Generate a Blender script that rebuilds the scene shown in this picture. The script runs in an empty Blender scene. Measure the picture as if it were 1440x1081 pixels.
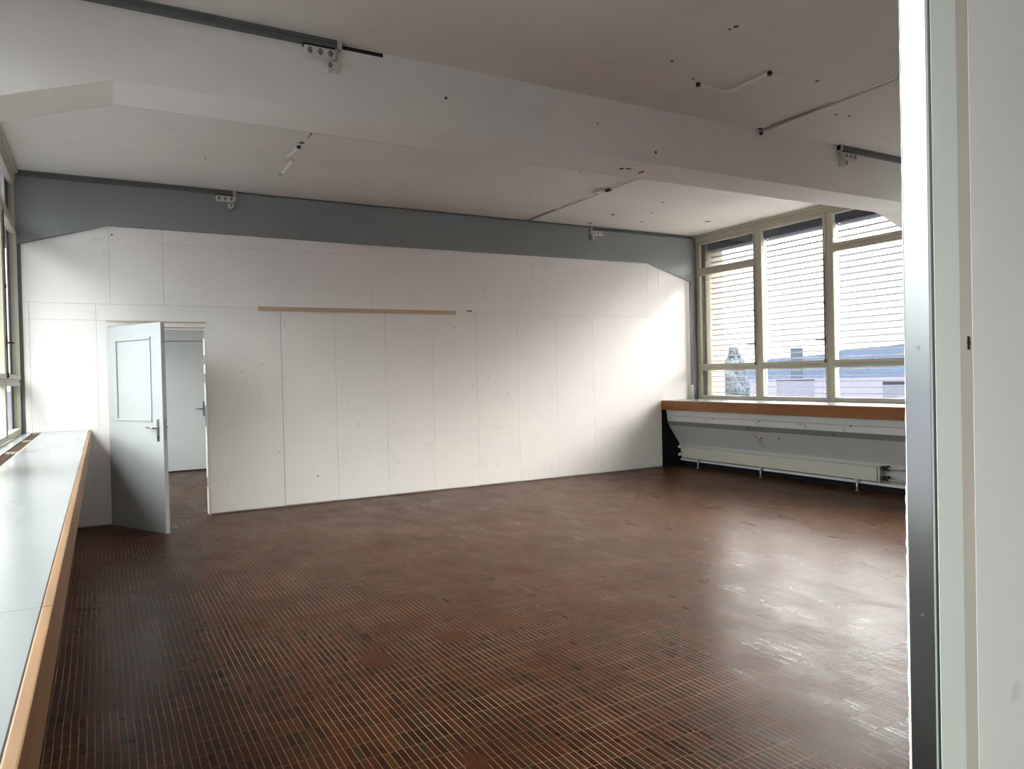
import bpy, bmesh, math, random
from mathutils import Vector, Matrix
random.seed(7)
C = bpy.context.scene.collection
PI = math.pi

# ------------------------------------------------------------------ dimensions (metres)
XL, XR = -0.677, 8.035          # window walls
YB = 8.477                      # board wall
YB2 = 8.60                      # far side of the board wall
YN = 12.93                      # far wall of the next room
YC = -3.55                      # wall behind the camera
H = 3.5                         # ceiling
SL, SR = 0.975, 1.0             # sill heights left / right
XSL, XSR = -0.097, 7.329        # sill front edges
PARX, PARY0, PARY1 = 1.05, 0.622, 0.667   # end of the partition beside the camera

# ------------------------------------------------------------------ node helpers
def new_mat(name):
    m = bpy.data.materials.new(name); m.use_nodes = True
    nt = m.node_tree; nt.nodes.clear()
    out = nt.nodes.new('ShaderNodeOutputMaterial')
    return m, nt, out

class NT:
    def __init__(s, nt): s.nt = nt
    def n(s, t, **k):
        nd = s.nt.nodes.new(t)
        for a, b in k.items(): setattr(nd, a, b)
        return nd
    def l(s, a, b): s.nt.links.new(a, b)
    def setin(s, sock, v):
        if isinstance(v, (int, float)): sock.default_value = v
        elif isinstance(v, tuple): sock.default_value = v
        else: s.l(v, sock)
    def m(s, op, a, b=0.0, c=0.0):
        nd = s.n('ShaderNodeMath', operation=op)
        s.setin(nd.inputs[0], a); s.setin(nd.inputs[1], b); s.setin(nd.inputs[2], c)
        return nd.outputs[0]
    def mix(s, f, a, b, blend='MIX'):
        nd = s.n('ShaderNodeMix', data_type='RGBA', blend_type=blend)
        s.setin(nd.inputs[0], f)
        for i, v in ((6, a), (7, b)):
            if isinstance(v, tuple): nd.inputs[i].default_value = v if len(v) == 4 else (*v, 1)
            else: s.l(v, nd.inputs[i])
        return nd.outputs[2]
    def coord(s):
        return s.n('ShaderNodeTexCoord').outputs['Object']
    def noise(s, vec, scale, detail=3, rough=0.5):
        nd = s.n('ShaderNodeTexNoise'); s.l(vec, nd.inputs['Vector'])
        nd.inputs['Scale'].default_value = scale; nd.inputs['Detail'].default_value = detail
        nd.inputs['Roughness'].default_value = rough
        return nd.outputs['Fac']
    def mapping(s, vec, sc=(1, 1, 1), loc=(0, 0, 0)):
        nd = s.n('ShaderNodeMapping'); s.l(vec, nd.inputs['Vector'])
        nd.inputs['Scale'].default_value = sc; nd.inputs['Location'].default_value = loc
        return nd.outputs['Vector']
    def rng(s, v, a, b, c, d):
        nd = s.n('ShaderNodeMapRange'); s.setin(nd.inputs[0], v)
        for i, q in enumerate((a, b, c, d)): s.setin(nd.inputs[i + 1], q)
        return nd.outputs[0]

def paint(name, col, rough=0.6, var=0.05, scale=1.2, dirt=None, dirt_amt=0.0, bump=0.05, metal=0.0, spec=0.5, stretch=(1, 1, 1), speck=0.0, wide=False):
    m, nt, out = new_mat(name); t = NT(nt)
    b = t.n('ShaderNodeBsdfPrincipled'); t.l(b.outputs[0], out.inputs[0])
    co = t.coord(); cs = t.mapping(co, stretch)
    n1 = t.noise(cs, scale, 4, 0.55)
    lo = tuple(c * (1 - var) for c in col); hi = tuple(min(1, c * (1 + var)) for c in col)
    c = t.mix(t.rng(n1, 0.35, 0.65, 0, 1), lo, hi)
    if wide:
        n4 = t.noise(cs, scale * 0.35, 2, 0.5)
        c = t.mix(t.rng(n4, 0.4, 0.62, 0, 1), c, t.mix(1.0, c, (1.0, 0.975, 0.945), 'MULTIPLY'))
    if dirt:
        n2 = t.noise(cs, scale * 3.1, 6, 0.65)
        c = t.mix(t.rng(n2, 0.56, 0.74, 0, dirt_amt), c, dirt)
    if speck:
        n3 = t.noise(co, 14, 2, 0.5)
        c = t.mix(t.rng(n3, 0.71, 0.75, 0, speck), c, tuple(x * 0.45 for x in col))
    t.l(c, b.inputs['Base Color'])
    b.inputs['Roughness'].default_value = rough
    b.inputs['Metallic'].default_value = metal
    b.inputs['Specular IOR Level'].default_value = spec
    if bump:
        bp = t.n('ShaderNodeBump'); bp.inputs['Strength'].default_value = bump; bp.inputs['Distance'].default_value = 0.01
        t.l(t.noise(co, 9, 4, 0.6), bp.inputs['Height']); t.l(bp.outputs[0], b.inputs['Normal'])
    return m

def wood(name, c1, c2, axis_scale=(14, 1.2, 14), rough=0.45):
    m, nt, out = new_mat(name); t = NT(nt)
    b = t.n('ShaderNodeBsdfPrincipled'); t.l(b.outputs[0], out.inputs[0])
    co = t.coord(); v = t.mapping(co, axis_scale)
    n = t.noise(v, 2.5, 6, 0.6); n2 = t.noise(co, 1.1, 2, 0.5)
    c = t.mix(t.rng(n, 0.3, 0.7, 0, 1), c1, c2)
    c = t.mix(t.rng(n2, 0.35, 0.7, 0, 0.45), c, tuple(x * 0.72 for x in c1))
    t.l(c, b.inputs['Base Color']); b.inputs['Roughness'].default_value = rough
    return m

def glass_mat():
    m, nt, out = new_mat('window_glass'); t = NT(nt)
    tr = t.n('ShaderNodeBsdfTransparent'); tr.inputs[0].default_value = (0.97, 0.985, 0.98, 1)
    gl = t.n('ShaderNodeBsdfGlossy'); gl.inputs['Roughness'].default_value = 0.02
    fr = t.n('ShaderNodeFresnel'); fr.inputs['IOR'].default_value = 1.45
    mx = t.n('ShaderNodeMixShader'); t.l(t.m('MULTIPLY', fr.outputs[0], 0.35), mx.inputs[0])
    t.l(tr.outputs[0], mx.inputs[1]); t.l(gl.outputs[0], mx.inputs[2]); t.l(mx.outputs[0], out.inputs[0])
    return m

def floor_mat():
    m, nt, out = new_mat('small_clinker_tiles'); t = NT(nt)
    b = t.n('ShaderNodeBsdfPrincipled'); t.l(b.outputs[0], out.inputs[0])
    co = t.coord()
    # slight waviness of the laid rows
    sep = t.n('ShaderNodeSeparateXYZ'); t.l(co, sep.inputs[0])
    X, Y = sep.outputs[0], sep.outputs[1]
    w = t.m('MULTIPLY', t.m('SUBTRACT', t.noise(co, 1.3, 2), 0.5), 0.018)
    w2 = t.m('MULTIPLY', t.m('SUBTRACT', t.noise(co, 22, 1), 0.5), 0.0022)
    X2 = t.m('ADD', t.m('ADD', X, w), w2)
    u = t.m('DIVIDE', X2, 0.0288); ru = t.m('FLOOR', u); fu = t.m('FRACT', u)
    # row offset: small random slips, sheets of eight rows share one
    wn = t.n('ShaderNodeTexWhiteNoise', noise_dimensions='1D'); t.l(ru, wn.inputs['W'])
    sh = t.m('FLOOR', t.m('DIVIDE', ru, 9.0))
    wn2 = t.n('ShaderNodeTexWhiteNoise', noise_dimensions='1D'); t.l(t.m('ADD', sh, 77.3), wn2.inputs['W'])
    off = t.m('ADD', t.m('MULTIPLY', wn.outputs[0], 0.07), t.m('MULTIPLY', wn2.outputs[0], 0.06))
    v = t.m('ADD', t.m('DIVIDE', Y, 0.1212), off); rv = t.m('FLOOR', v); fv = t.m('FRACT', v)
    eu = t.m('MULTIPLY', t.m('SUBTRACT', 0.5, t.m('ABSOLUTE', t.m('SUBTRACT', fu, 0.5))), 0.0288)
    ev = t.m('MULTIPLY', t.m('SUBTRACT', 0.5, t.m('ABSOLUTE', t.m('SUBTRACT', fv, 0.5))), 0.1212)
    gu = t.rng(eu, 0.0010, 0.0022, 1, 0)
    gv = t.rng(ev, 0.0007, 0.0020, 0.75, 0)
    g = t.m('MAXIMUM', gu, gv)
    cmb = t.n('ShaderNodeCombineXYZ'); t.l(ru, cmb.inputs[0]); t.l(rv, cmb.inputs[1])
    wt = t.n('ShaderNodeTexWhiteNoise', noise_dimensions='2D'); t.l(cmb.outputs[0], wt.inputs['Vector'])
    cr = t.n('ShaderNodeValToRGB'); t.l(wt.outputs[0], cr.inputs[0])
    e = cr.color_ramp; e.elements[0].position = 0; e.elements[0].color = (0.030, 0.014, 0.009, 1)
    e.elements[1].position = 1; e.elements[1].color = (0.050, 0.044, 0.030, 1)
    for p_, c_ in ((0.25, (0.050, 0.021, 0.011, 1)), (0.5, (0.070, 0.030, 0.014, 1)), (0.7, (0.090, 0.030, 0.017, 1)), (0.86, (0.105, 0.050, 0.019, 1))):
        x = e.elements.new(p_); x.color = c_
    big = t.noise(co, 0.9, 4, 0.6)
    tile = t.mix(t.rng(big, 0.35, 0.68, 0.0, 0.5), cr.outputs[0], (0.036, 0.016, 0.010))
    n4 = t.noise(t.mapping(co, (1, 1, 1), (4, 9, 0)), 1.9, 4, 0.6)
    tile = t.mix(t.rng(n4, 0.5, 0.72, 0.0, 0.5), tile, (0.115, 0.042, 0.024))
    grout_c = t.mix(t.rng(t.noise(co, 2.2, 3), 0.38, 0.65, 0, 1), (0.24, 0.145, 0.085), (0.40, 0.265, 0.17))
    # filled repair spots without joints
    spots = None
    for (cx, cy, rx, ry, s_) in ((1.18, 3.58, .075, .13, 1), (1.30, 3.77, .085, .035, 2), (1.65, 3.67, .09, .10, 3), (1.178, 2.43, .045, .075, 4), (1.04, 4.44, .14, .05, 5), (2.5, 5.6, .18, .08, 6), (1.35, 6.3, .2, .1, 7)):
        dx = t.m('DIVIDE', t.m('SUBTRACT', X, cx), rx); dy = t.m('DIVIDE', t.m('SUBTRACT', Y, cy), ry)
        d = t.m('ADD', t.m('MULTIPLY', dx, dx), t.m('MULTIPLY', dy, dy))
        d = t.m('ADD', d, t.m('MULTIPLY', t.m('SUBTRACT', t.noise(co, 16, 2), 0.5), 1.6))
        k = t.rng(d, 0.8, 1.15, 1, 0)
        spots = k if spots is None else t.m('MAXIMUM', spots, k)
    g2 = t.m('MULTIPLY', g, t.m('SUBTRACT', 1, t.m('MULTIPLY', spots, 0.92)))
    # worn joints partly filled with dirt
    wear = t.rng(t.noise(t.mapping(co, (1, 1, 1), (2, 3, 5)), 3.2, 5, 0.7), 0.36, 0.62, 0.45, 1.0)
    g3 = t.m('MULTIPLY', g2, wear)
    tile = t.mix(t.m('MULTIPLY', spots, 0.8), tile, t.mix(t.noise(co, 5, 2), (0.085, 0.030, 0.024), (0.10, 0.045, 0.016)))
    tile = t.mix(1.0, tile, (0.72, 0.53, 0.38), 'MULTIPLY')
    col = t.mix(g3, tile, grout_c)
    t.l(col, b.inputs['Base Color'])
    # gloss: waxed, streaky
    st = t.noise(t.mapping(co, (2.2, 1.0, 1)), 1.6, 6, 0.7)
    r = t.rng(st, 0.3, 0.7, 0.22, 0.38)
    r = t.m('ADD', r, t.m('MULTIPLY', wt.outputs[0], 0.05))
    r = t.m('ADD', r, t.m('MULTIPLY', g2, 0.25))
    t.l(r, b.inputs['Roughness'])
    b.inputs['Specular IOR Level'].default_value = FLOOR_SPEC
    # height: joints sink, every tile is tipped slightly differently
    sc = t.n('ShaderNodeSeparateColor'); t.l(wt.outputs[1], sc.inputs[0])
    tip = t.m('ADD', t.m('MULTIPLY', t.m('SUBTRACT', sc.outputs[0], 0.5), t.m('MULTIPLY', fu, 1.1)), t.m('MULTIPLY', t.m('SUBTRACT', sc.outputs[1], 0.5), t.m('MULTIPLY', fv, 1.6)))
    hgt = t.m('ADD', t.m('MULTIPLY', g2, -0.6), tip)
    hgt = t.m('ADD', hgt, t.m('MULTIPLY', t.noise(t.mapping(co, (1, 3, 1)), 7, 4, 0.6), 2.2))
    bp = t.n('ShaderNodeBump'); bp.inputs['Strength'].default_value = 0.35; bp.inputs['Distance'].default_value = 0.0016
    t.l(hgt, bp.inputs['Height']); t.l(bp.outputs[0], b.inputs['Normal'])
    return m
FLOOR_SPEC = 0.07

M = {}
M['floor'] = floor_mat()
M['ceiling'] = paint('ceiling_paint', (0.68, 0.65, 0.60), 0.8, 0.03, 0.9, (0.50, 0.46, 0.42), 0.35, 0.08, wide=True)
M['beam'] = paint('beam_paint', (0.78, 0.755, 0.72), 0.75, 0.025, 1.1, (0.58, 0.54, 0.50), 0.2, 0.08, wide=True)
M['board'] = paint('white_board', (0.86, 0.825, 0.795), 0.55, 0.02, 0.8, (0.70, 0.66, 0.63), 0.3, 0.05, speck=0.25, wide=True)
M['gap'] = paint('joint_backing_board', (0.42, 0.39, 0.36), 0.9, 0.1, 3)  # grey backing board behind the open joints
M['greybeam'] = paint('grey_beam_paint', (0.25, 0.265, 0.26), 0.55, 0.04, 1.0, (0.24, 0.24, 0.235), 0.4, 0.08)
M['trunk'] = paint('grey_trunking', (0.105, 0.115, 0.108), 0.55, 0.05, 4)
M['plaster'] = paint('plaster', (0.66, 0.64, 0.61), 0.8, 0.03, 1)
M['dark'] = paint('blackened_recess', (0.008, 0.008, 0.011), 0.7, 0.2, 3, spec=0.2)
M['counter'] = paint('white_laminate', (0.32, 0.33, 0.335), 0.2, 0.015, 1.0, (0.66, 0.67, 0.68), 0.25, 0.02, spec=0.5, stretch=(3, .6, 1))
M['wood_l'] = wood('light_oak_edge', (0.27, 0.135, 0.055), (0.36, 0.19, 0.085))
M['wood_r'] = wood('orange_beech_edge', (0.22, 0.070, 0.010), (0.30, 0.105, 0.018))
M['wood_s'] = wood('raw_timber', (0.56, 0.40, 0.26), (0.68, 0.52, 0.36), (1.2, 14, 30), 0.7)
M['joint'] = paint('dark_joint', (0.06, 0.045, 0.035), 0.8, 0.1, 4)
M['frame'] = paint('beige_window_paint', (0.47, 0.44, 0.35), 0.45, 0.05, 2.5, (0.33, 0.29, 0.22), 0.35, 0.04)
M['framed'] = paint('weathered_window_gap', (0.12, 0.105, 0.085), 0.7, 0.1, 4)
M['glass'] = glass_mat()
M['slat'] = paint('grey_blind_slat', (0.20, 0.20, 0.205), 0.5, 0.04, 3)
M['blindbox'] = paint('slate_blind_box', (0.05, 0.05, 0.075), 0.5, 0.05, 3)
M['cream'] = paint('cream_render', (0.145, 0.12, 0.085), 0.85, 0.05, 3)
M['outpost'] = paint('outside_column_render', (0.15, 0.14, 0.13), 0.85, 0.04, 3)
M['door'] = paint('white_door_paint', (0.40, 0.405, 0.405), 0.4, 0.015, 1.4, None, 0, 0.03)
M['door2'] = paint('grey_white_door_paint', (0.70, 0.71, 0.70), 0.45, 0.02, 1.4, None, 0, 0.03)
M['steel'] = paint('brushed_handle_steel', (0.30, 0.30, 0.29), 0.32, 0.08, 20, metal=1.0, bump=0)
M['brass'] = paint('tarnished_catch', (0.10, 0.085, 0.06), 0.45, 0.1, 20, metal=0.7, bump=0)
M['alu'] = paint('brushed_aluminium', (0.37, 0.375, 0.37), 0.27, 0.05, 3, (0.35, 0.35, 0.36), 0.3, 0.02, metal=1.0, stretch=(1, 1, 0.15))
M['post'] = paint('pale_green_frame_paint', (0.83, 0.85, 0.77), 0.35, 0.02, 1.6, None, 0, 0.02)
M['bead'] = paint('grey_edge_bead', (0.22, 0.23, 0.21), 0.5, 0.03, 3)
M['rebate'] = paint('beige_rebate', (0.66, 0.585, 0.49), 0.5, 0.03, 2)
M['panel'] = paint('matte_partition_panel', (0.86, 0.80, 0.765), 0.6, 0.02, 0.9, (0.66, 0.6, 0.56), 0.3, 0.03, speck=0.2)
M['flake'] = paint('flaked_paint_edge', (0.85, 0.83, 0.81), 0.7, 0.03, 20)
M['plastic'] = paint('cream_socket_plastic', (0.62, 0.61, 0.55), 0.4, 0.03, 12, bump=0)
M['plasticd'] = paint('grey_socket_box', (0.22, 0.235, 0.22), 0.5, 0.05, 12, bump=0)
M['black'] = paint('black_plastic', (0.012, 0.012, 0.012), 0.5, 0.1, 12, bump=0)
M['pipe'] = paint('grey_conduit', (0.45, 0.43, 0.39), 0.5, 0.06, 8)
M['wstrip'] = paint('white_conduit', (0.78, 0.77, 0.73), 0.45, 0.03, 8, bump=0)
M['radi'] = paint('cream_radiator', (0.47, 0.455, 0.395), 0.4, 0.02, 2)
M['rpanel'] = paint('painted_heater_panel', (0.50, 0.49, 0.475), 0.55, 0.03, 1.5, (0.38, 0.36, 0.34), 0.3, 0.03)
M['rlight'] = paint('light_panel_band', (0.60, 0.59, 0.56), 0.5, 0.03, 1.5, (0.46, 0.43, 0.4), 0.3, 0.03)
M['rdark'] = paint('dark_panel_band', (0.17, 0.18, 0.18), 0.5, 0.04, 2)
M['chrome'] = paint('pale_steel_leg', (0.62, 0.62, 0.64), 0.3, 0.03, 9, metal=0.8, bump=0)
M['grille'] = paint('brown_grille_bar', (0.16, 0.085, 0.05), 0.5, 0.1, 9)
M['gslot'] = paint('dark_vent_slot', (0.012, 0.010, 0.009), 0.8, 0.1, 9)
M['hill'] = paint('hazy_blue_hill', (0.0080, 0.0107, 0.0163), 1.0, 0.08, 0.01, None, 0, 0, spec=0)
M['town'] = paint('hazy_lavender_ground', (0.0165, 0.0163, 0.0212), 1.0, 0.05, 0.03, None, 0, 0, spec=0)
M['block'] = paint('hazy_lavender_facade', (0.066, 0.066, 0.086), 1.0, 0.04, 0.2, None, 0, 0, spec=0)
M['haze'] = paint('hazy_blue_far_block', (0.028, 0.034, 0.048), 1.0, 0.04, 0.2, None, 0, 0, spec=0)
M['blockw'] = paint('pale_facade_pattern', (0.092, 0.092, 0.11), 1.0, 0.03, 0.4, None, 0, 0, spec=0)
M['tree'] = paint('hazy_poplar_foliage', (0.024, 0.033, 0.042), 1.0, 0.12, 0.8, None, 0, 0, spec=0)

# ------------------------------------------------------------------ mesh helpers
class MB:
    def __init__(s): s.bm = bmesh.new()
    def box(s, x0, x1, y0, y1, z0, z1, bev=0, mi=0):
        n0 = len(s.bm.faces)
        vs = [s.bm.verts.new(p) for p in ((x0,y0,z0),(x1,y0,z0),(x1,y1,z0),(x0,y1,z0),(x0,y0,z1),(x1,y0,z1),(x1,y1,z1),(x0,y1,z1))]
        fs = [s.bm.faces.new([vs[i] for i in f]) for f in ((3,2,1,0),(4,5,6,7),(0,1,5,4),(1,2,6,5),(2,3,7,6),(3,0,4,7))]
        for f in fs: f.material_index = mi
        if bev:
            es = list({e for f in fs for e in f.edges})
            r = bmesh.ops.bevel(s.bm, geom=es, offset=bev, segments=2, profile=0.7, affect='EDGES')
            for f in r['faces']: f.material_index = mi
        return s
    def prism(s, pts, axis, a, b, bev=0, mi=0):
        # polygon pts in the two other axes (in order), extruded along axis from a to b
        def P(p, t):
            l = list(p); l.insert(axis, t); return tuple(l)
        v0 = [s.bm.verts.new(P(p, a)) for p in pts]; v1 = [s.bm.verts.new(P(p, b)) for p in pts]
        fs = [s.bm.faces.new(v0), s.bm.faces.new(list(reversed(v1)))]
        n = len(pts)
        for i in range(n):
            fs.append(s.bm.faces.new([v0[i], v1[i], v1[(i+1) % n], v0[(i+1) % n]]))
        for f in fs: f.material_index = mi
        if bev:
            es = list({e for f in fs for e in f.edges})
            bmesh.ops.bevel(s.bm, geom=es, offset=bev, segments=2, profile=0.7, affect='EDGES')
        return s
    def tube(s, pts, r, seg=12, caps=True, mi=0):
        pts = [Vector(p) for p in pts]; rings = []
        up = None
        for i, p in enumerate(pts):
            if i == 0: d = pts[1] - pts[0]
            elif i == len(pts) - 1: d = pts[-1] - pts[-2]
            else: d = (pts[i+1] - pts[i]).normalized() + (pts[i] - pts[i-1]).normalized()
            d.normalize()
            if up is None:
                up = Vector((0, 0, 1)) if abs(d.z) < 0.9 else Vector((1, 0, 0))
            a = d.cross(up).normalized(); b2 = a.cross(d).normalized(); up = b2
            rr = r[i] if isinstance(r, (list, tuple)) else r
            rings.append([s.bm.verts.new(p + (a * math.cos(2*PI*k/seg) + b2 * math.sin(2*PI*k/seg)) * rr) for k in range(seg)])
        for q in range(len(rings) - 1):
            for k in range(seg):
                f = s.bm.faces.new([rings[q][k], rings[q][(k+1) % seg], rings[q+1][(k+1) % seg], rings[q+1][k]]); f.smooth = True; f.material_index = mi
        if caps:
            s.bm.faces.new(list(reversed(rings[0]))).material_index = mi; s.bm.faces.new(rings[-1]).material_index = mi
        return s
    def build(s, name, mat, parent=None, loc=None):
        bmesh.ops.recalc_face_normals(s.bm, faces=s.bm.faces)
        me = bpy.data.meshes.new(name)
        if loc is not None: bmesh.ops.translate(s.bm, verts=s.bm.verts, vec=-Vector(loc))
        s.bm.to_mesh(me); s.bm.free()
        for mm in (mat if isinstance(mat, list) else [mat]): me.materials.append(mm)
        o = bpy.data.objects.new(name, me); C.objects.link(o)
        if loc is not None: o.location = loc
        if parent is not None: o.parent = parent
        return o

def tag(o, label, cat, group=None, kind=None):
    o['label'] = label; o['category'] = cat
    if group: o['group'] = group
    if kind: o['kind'] = kind
    return o
def empty(name, loc, label, cat, group=None, kind=None, rz=0):
    o = bpy.data.objects.new(name, None); C.objects.link(o); o.location = loc; o.rotation_euler = (0, 0, rz)
    o.empty_display_size = 0.1
    return tag(o, label, cat, group, kind)
class W(MB):
    """mesh given in world coordinates but parented to an Empty: shifts by the Empty's place"""
    def under(s, name, mat, parent):
        bmesh.ops.translate(s.bm, verts=s.bm.verts, vec=-Vector(parent.location))
        return s.build(name, mat, parent)

# ------------------------------------------------------------------ SETTING
tag(MB().box(XL - 0.25, XR + 0.25, YC - 0.2, YN + 0.3, -0.15, 0).build('floor', M['floor']), 'dark red-brown floor of narrow clinker tiles with tan joints', 'floor', kind='structure')
tag(MB().box(XL - 0.25, XR + 0.25, YC - 0.2, YN + 0.3, H, H + 0.25).build('ceiling', M['ceiling']), 'off-white painted concrete ceiling above the beams', 'ceiling', kind='structure')

# board wall (boards with open joints in front of a dark backing)
JG = 0.0012
def board_wall():
    mb = MB()
    D0, D1 = 0.083, 1.006       # door opening
    DZ = 2.015
    # backing
    mb.box(XL, D0, YB + 0.014, YB2, 0, 3.06, mi=1)
    mb.box(D1, XR, YB + 0.014, YB2, 0, 3.06, mi=1)
    mb.box(D0, D1, YB + 0.014, YB2, DZ, 3.06, mi=1)
    mb.box(XL, XR, YB + 0.03, YB2, 3.06, H, mi=1)
    yb0, yb1 = YB, YB + 0.014
    def bd(x0, x1, z0, z1, g0=JG, g1=JG):
        mb.box(x0 + g0, x1 - g1, yb0, yb1, z0 + JG * 0.8, z1 - JG * 0.8)
    xs = [1.788 + 0.6156 * k for k in range(9)]
    # lower boards right of the door
    edges = [1.006] + xs + [7.328]
    lows = [None, 0.72, None, 0.77, 0.74, 0.76, None, 0.70, 0.66, None]
    for i in range(len(edges) - 1):
        a, b = edges[i], edges[i+1]
        z0 = 0.012 + (0.004 if i % 2 else 0)
        g = 0.0025 if i == 0 else JG
        lo = lows[i] if i < len(lows) else None
        g0 = 0.0 if i == 0 else (0.0025 if i == 1 else JG)
        if lo:
            bd(a, b, z0, lo, g0, g); bd(a, b, lo, 2.2435, g0, g)
        else: bd(a, b, z0, 2.2435, g0, g)
    bd(7.328, 7.955, SR, 2.2435)
    # black side under the right sill is separate; boards left of the door
    bd(-0.64, -0.59, SL, 2.078); bd(-0.59, -0.024, SL, 2.078); bd(-0.024, 0.083, SL, 2.078, JG, 0)
    bd(-0.64, -0.59, 2.078, 2.2435); bd(-0.59, -0.024, 2.078, 2.2435); bd(-0.024, 1.006, 2.078, 2.2435, JG, 0)
    bd(XL, -0.20, 0.012, SL); bd(-0.20, 0.083, 0.012, SL, 0, 0)
    bd(0.083, 1.006, DZ, 2.078, 0, 0)
    # upper boards, cut to the slope of the grey beam
    def up(x0, x1, ztop0, ztop1, z0=2.2435, zt=None):
        mb.prism([(x0 + JG, z0 + JG), (x1 - JG, z0 + JG), (x1 - JG, ztop1), (x0 + JG, ztop0)], 1, yb0, yb1)
    up(-0.64, 0.107, 2.80, 3.034)
    up(0.107, 0.60, 3.034, 3.034)
    mb.prism([(0.60 + JG, 2.2435 + JG), (2.861 - JG, 2.2435 + JG), (2.861 - JG, 2.905), (0.60 + JG, 2.885)], 1, yb0, yb1)
    mb.prism([(0.60 + JG, 2.887), (2.861 - JG, 2.907), (2.861 - JG, 3.03), (0.60 + JG, 3.034)], 1, yb0, yb1)
    up(2.861, 5.095, 3.025, 3.035); up(5.095, 7.11, 3.035, 3.042)
    up(7.11, 7.315, 3.042, 2.985); up(7.315, 7.955, 2.985, 2.80)
    # dark slip at both ends
    mb.box(XL, -0.642, yb0 + .002, yb1, SL, 2.80, mi=2)
    return tag(mb.build('wall_back', [M['board'], M['gap'], M['rdark']]), 'white wall of tall boards with fine joints across the far end', 'wall', kind='structure')
board_wall()
# paint specks, screw holes in boards
m = MB()
for (x, z, w, h) in ((4.16, 2.268, .035, .007), (2.161, .316, .013, .005), (0.137, 2.949, .009, .006), (3.95, 2.06, .006, .005), (1.74, .62, .005, .005), (1.55, 1.25, .004, .004)):
    m.box(x - w, x + w, YB - 0.002, YB + 0.001, z - h, z + h)
tag(m.build('trim_3', M['black']), 'small dark screw holes and marks in the white board wall', 'marks', kind='structure')
# grey half beam over the boards
g = MB()
yb = YB - 0.030
g.prism([(XL, H), (XL, 2.795), (0.107, 3.034), (0.35, 3.038), (2.853, 3.024), (7.11, 3.042), (7.945, 2.80), (7.945, 1.0), (XR, 1.0), (XR, H)], 1, yb, YB + 0.03, bev=0)
tag(g.build('wall_back_beam', M['greybeam']), 'grey painted concrete half-beam along the top of the far wall, with grey column', 'beam', kind='structure')
# black end face under the right sill
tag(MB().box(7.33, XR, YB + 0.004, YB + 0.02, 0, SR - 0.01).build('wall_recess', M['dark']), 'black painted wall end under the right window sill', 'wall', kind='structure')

# middle beam with haunches
mb = MB()
mb.prism([(XL, H), (XL, 2.80), (0.104, 3.065), (7.17, 3.068), (7.28, 3.052), (XR, 2.80), (XR, H)], 1, 4.469, 4.873, bev=0.004)
# deep slot above the patch
o = tag(mb.build('ceiling_beam', M['beam']), 'white painted concrete beam with sloped ends crossing the ceiling', 'beam', kind='structure')
mb = MB(); mb.prism([(XL, H), (XL, 2.80), (0.104, 3.065), (7.17, 3.068), (7.28, 3.052), (XR, 2.80), (XR, H)], 1, 0.667, 0.87)
tag(mb.build('ceiling_beam', M['beam']), 'white concrete beam directly above the partition beside the camera', 'beam', kind='structure')
m = MB()
m.box(1.345, 1.62, 4.464, 4.47, 3.470, 3.492)
for (x, z, r) in ((2.056, 3.284, .010), (3.858, 3.157, .011), (3.30, 3.30, .006)):
    m.tube([(x, 4.466, z), (x, 4.4695, z)], r, 10)
for (x, y, w, h) in ((3.688, 4.687, .012, .014), (3.74, 4.665, .025, .003), (3.90, 4.70, .005, .03)):
    m.box(x - w, x + w, y - h, y + h, 3.060, 3.067)
tag(m.build('trim_1', M['black']), 'black open slot and drill holes in the white ceiling beam', 'marks', kind='structure')
m = MB(); m.box(1.345, 1.643, 4.4655, 4.47, 3.372, 3.467)
tag(m.build('trim_2', M['beam']), 'faint plaster patch on the beam under the black slot', 'patch', kind='structure')
# dark drill holes and marks in the ceiling
m = MB()
for (x, y, r) in ((1.60, 6.20, .012), (1.51, 6.15, .012), (1.628, 7.56, .014), (1.585, 6.47, .026), (3.397, 3.185, .016), (3.389, 3.229, .010), (3.383, 3.737, .012), (4.566, 3.525, .016), (5.306, 3.919, .014), (5.433, 3.894, .014), (3.72, 3.895, .010), (7.40, 7.52, .04), (6.3, 7.4, .02), (5.9, 7.7, .03), (6.05, 6.9, .02), (6.55, 7.9, .02), (5.93, 8.25, .03), (2.25, 6.0, .012), (4.35, 7.2, .01), (4.35, 6.2, .012), (5.0, 4.44, .02), (0.9, 7.3, .01), (2.3, 3.0, .008), (6.4, 6.1, .02)):
    m.tube([(x, y, H - 0.002), (x, y, H + 0.01)], r, 10)
m.box(1.598, 1.606, 6.12, 6.32, H - 0.003, H + 0.01)
tag(m.build('trim_4', M['black']), 'dark drill holes and scars scattered over the ceiling', 'marks', kind='structure')

# walls beside: parapets, end wall, next room
m = MB(); m.box(XL - 0.25, XL, YC, YN, 0, SL - 0.05)
tag(m.build('wall_left', M['plaster']), 'plaster parapet under the left windows', 'wall', kind='structure')
m = MB(); m.box(XR, XR + 0.25, YC, YN, 0, SR - 0.03)
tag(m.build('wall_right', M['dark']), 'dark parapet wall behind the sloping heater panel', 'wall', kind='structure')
tag(MB().box(XL - 0.25, XR + 0.25, YC - 0.2, YC, 0, H).build('wall_near', M['plaster']), 'plaster wall behind the camera', 'wall', kind='structure')
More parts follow.
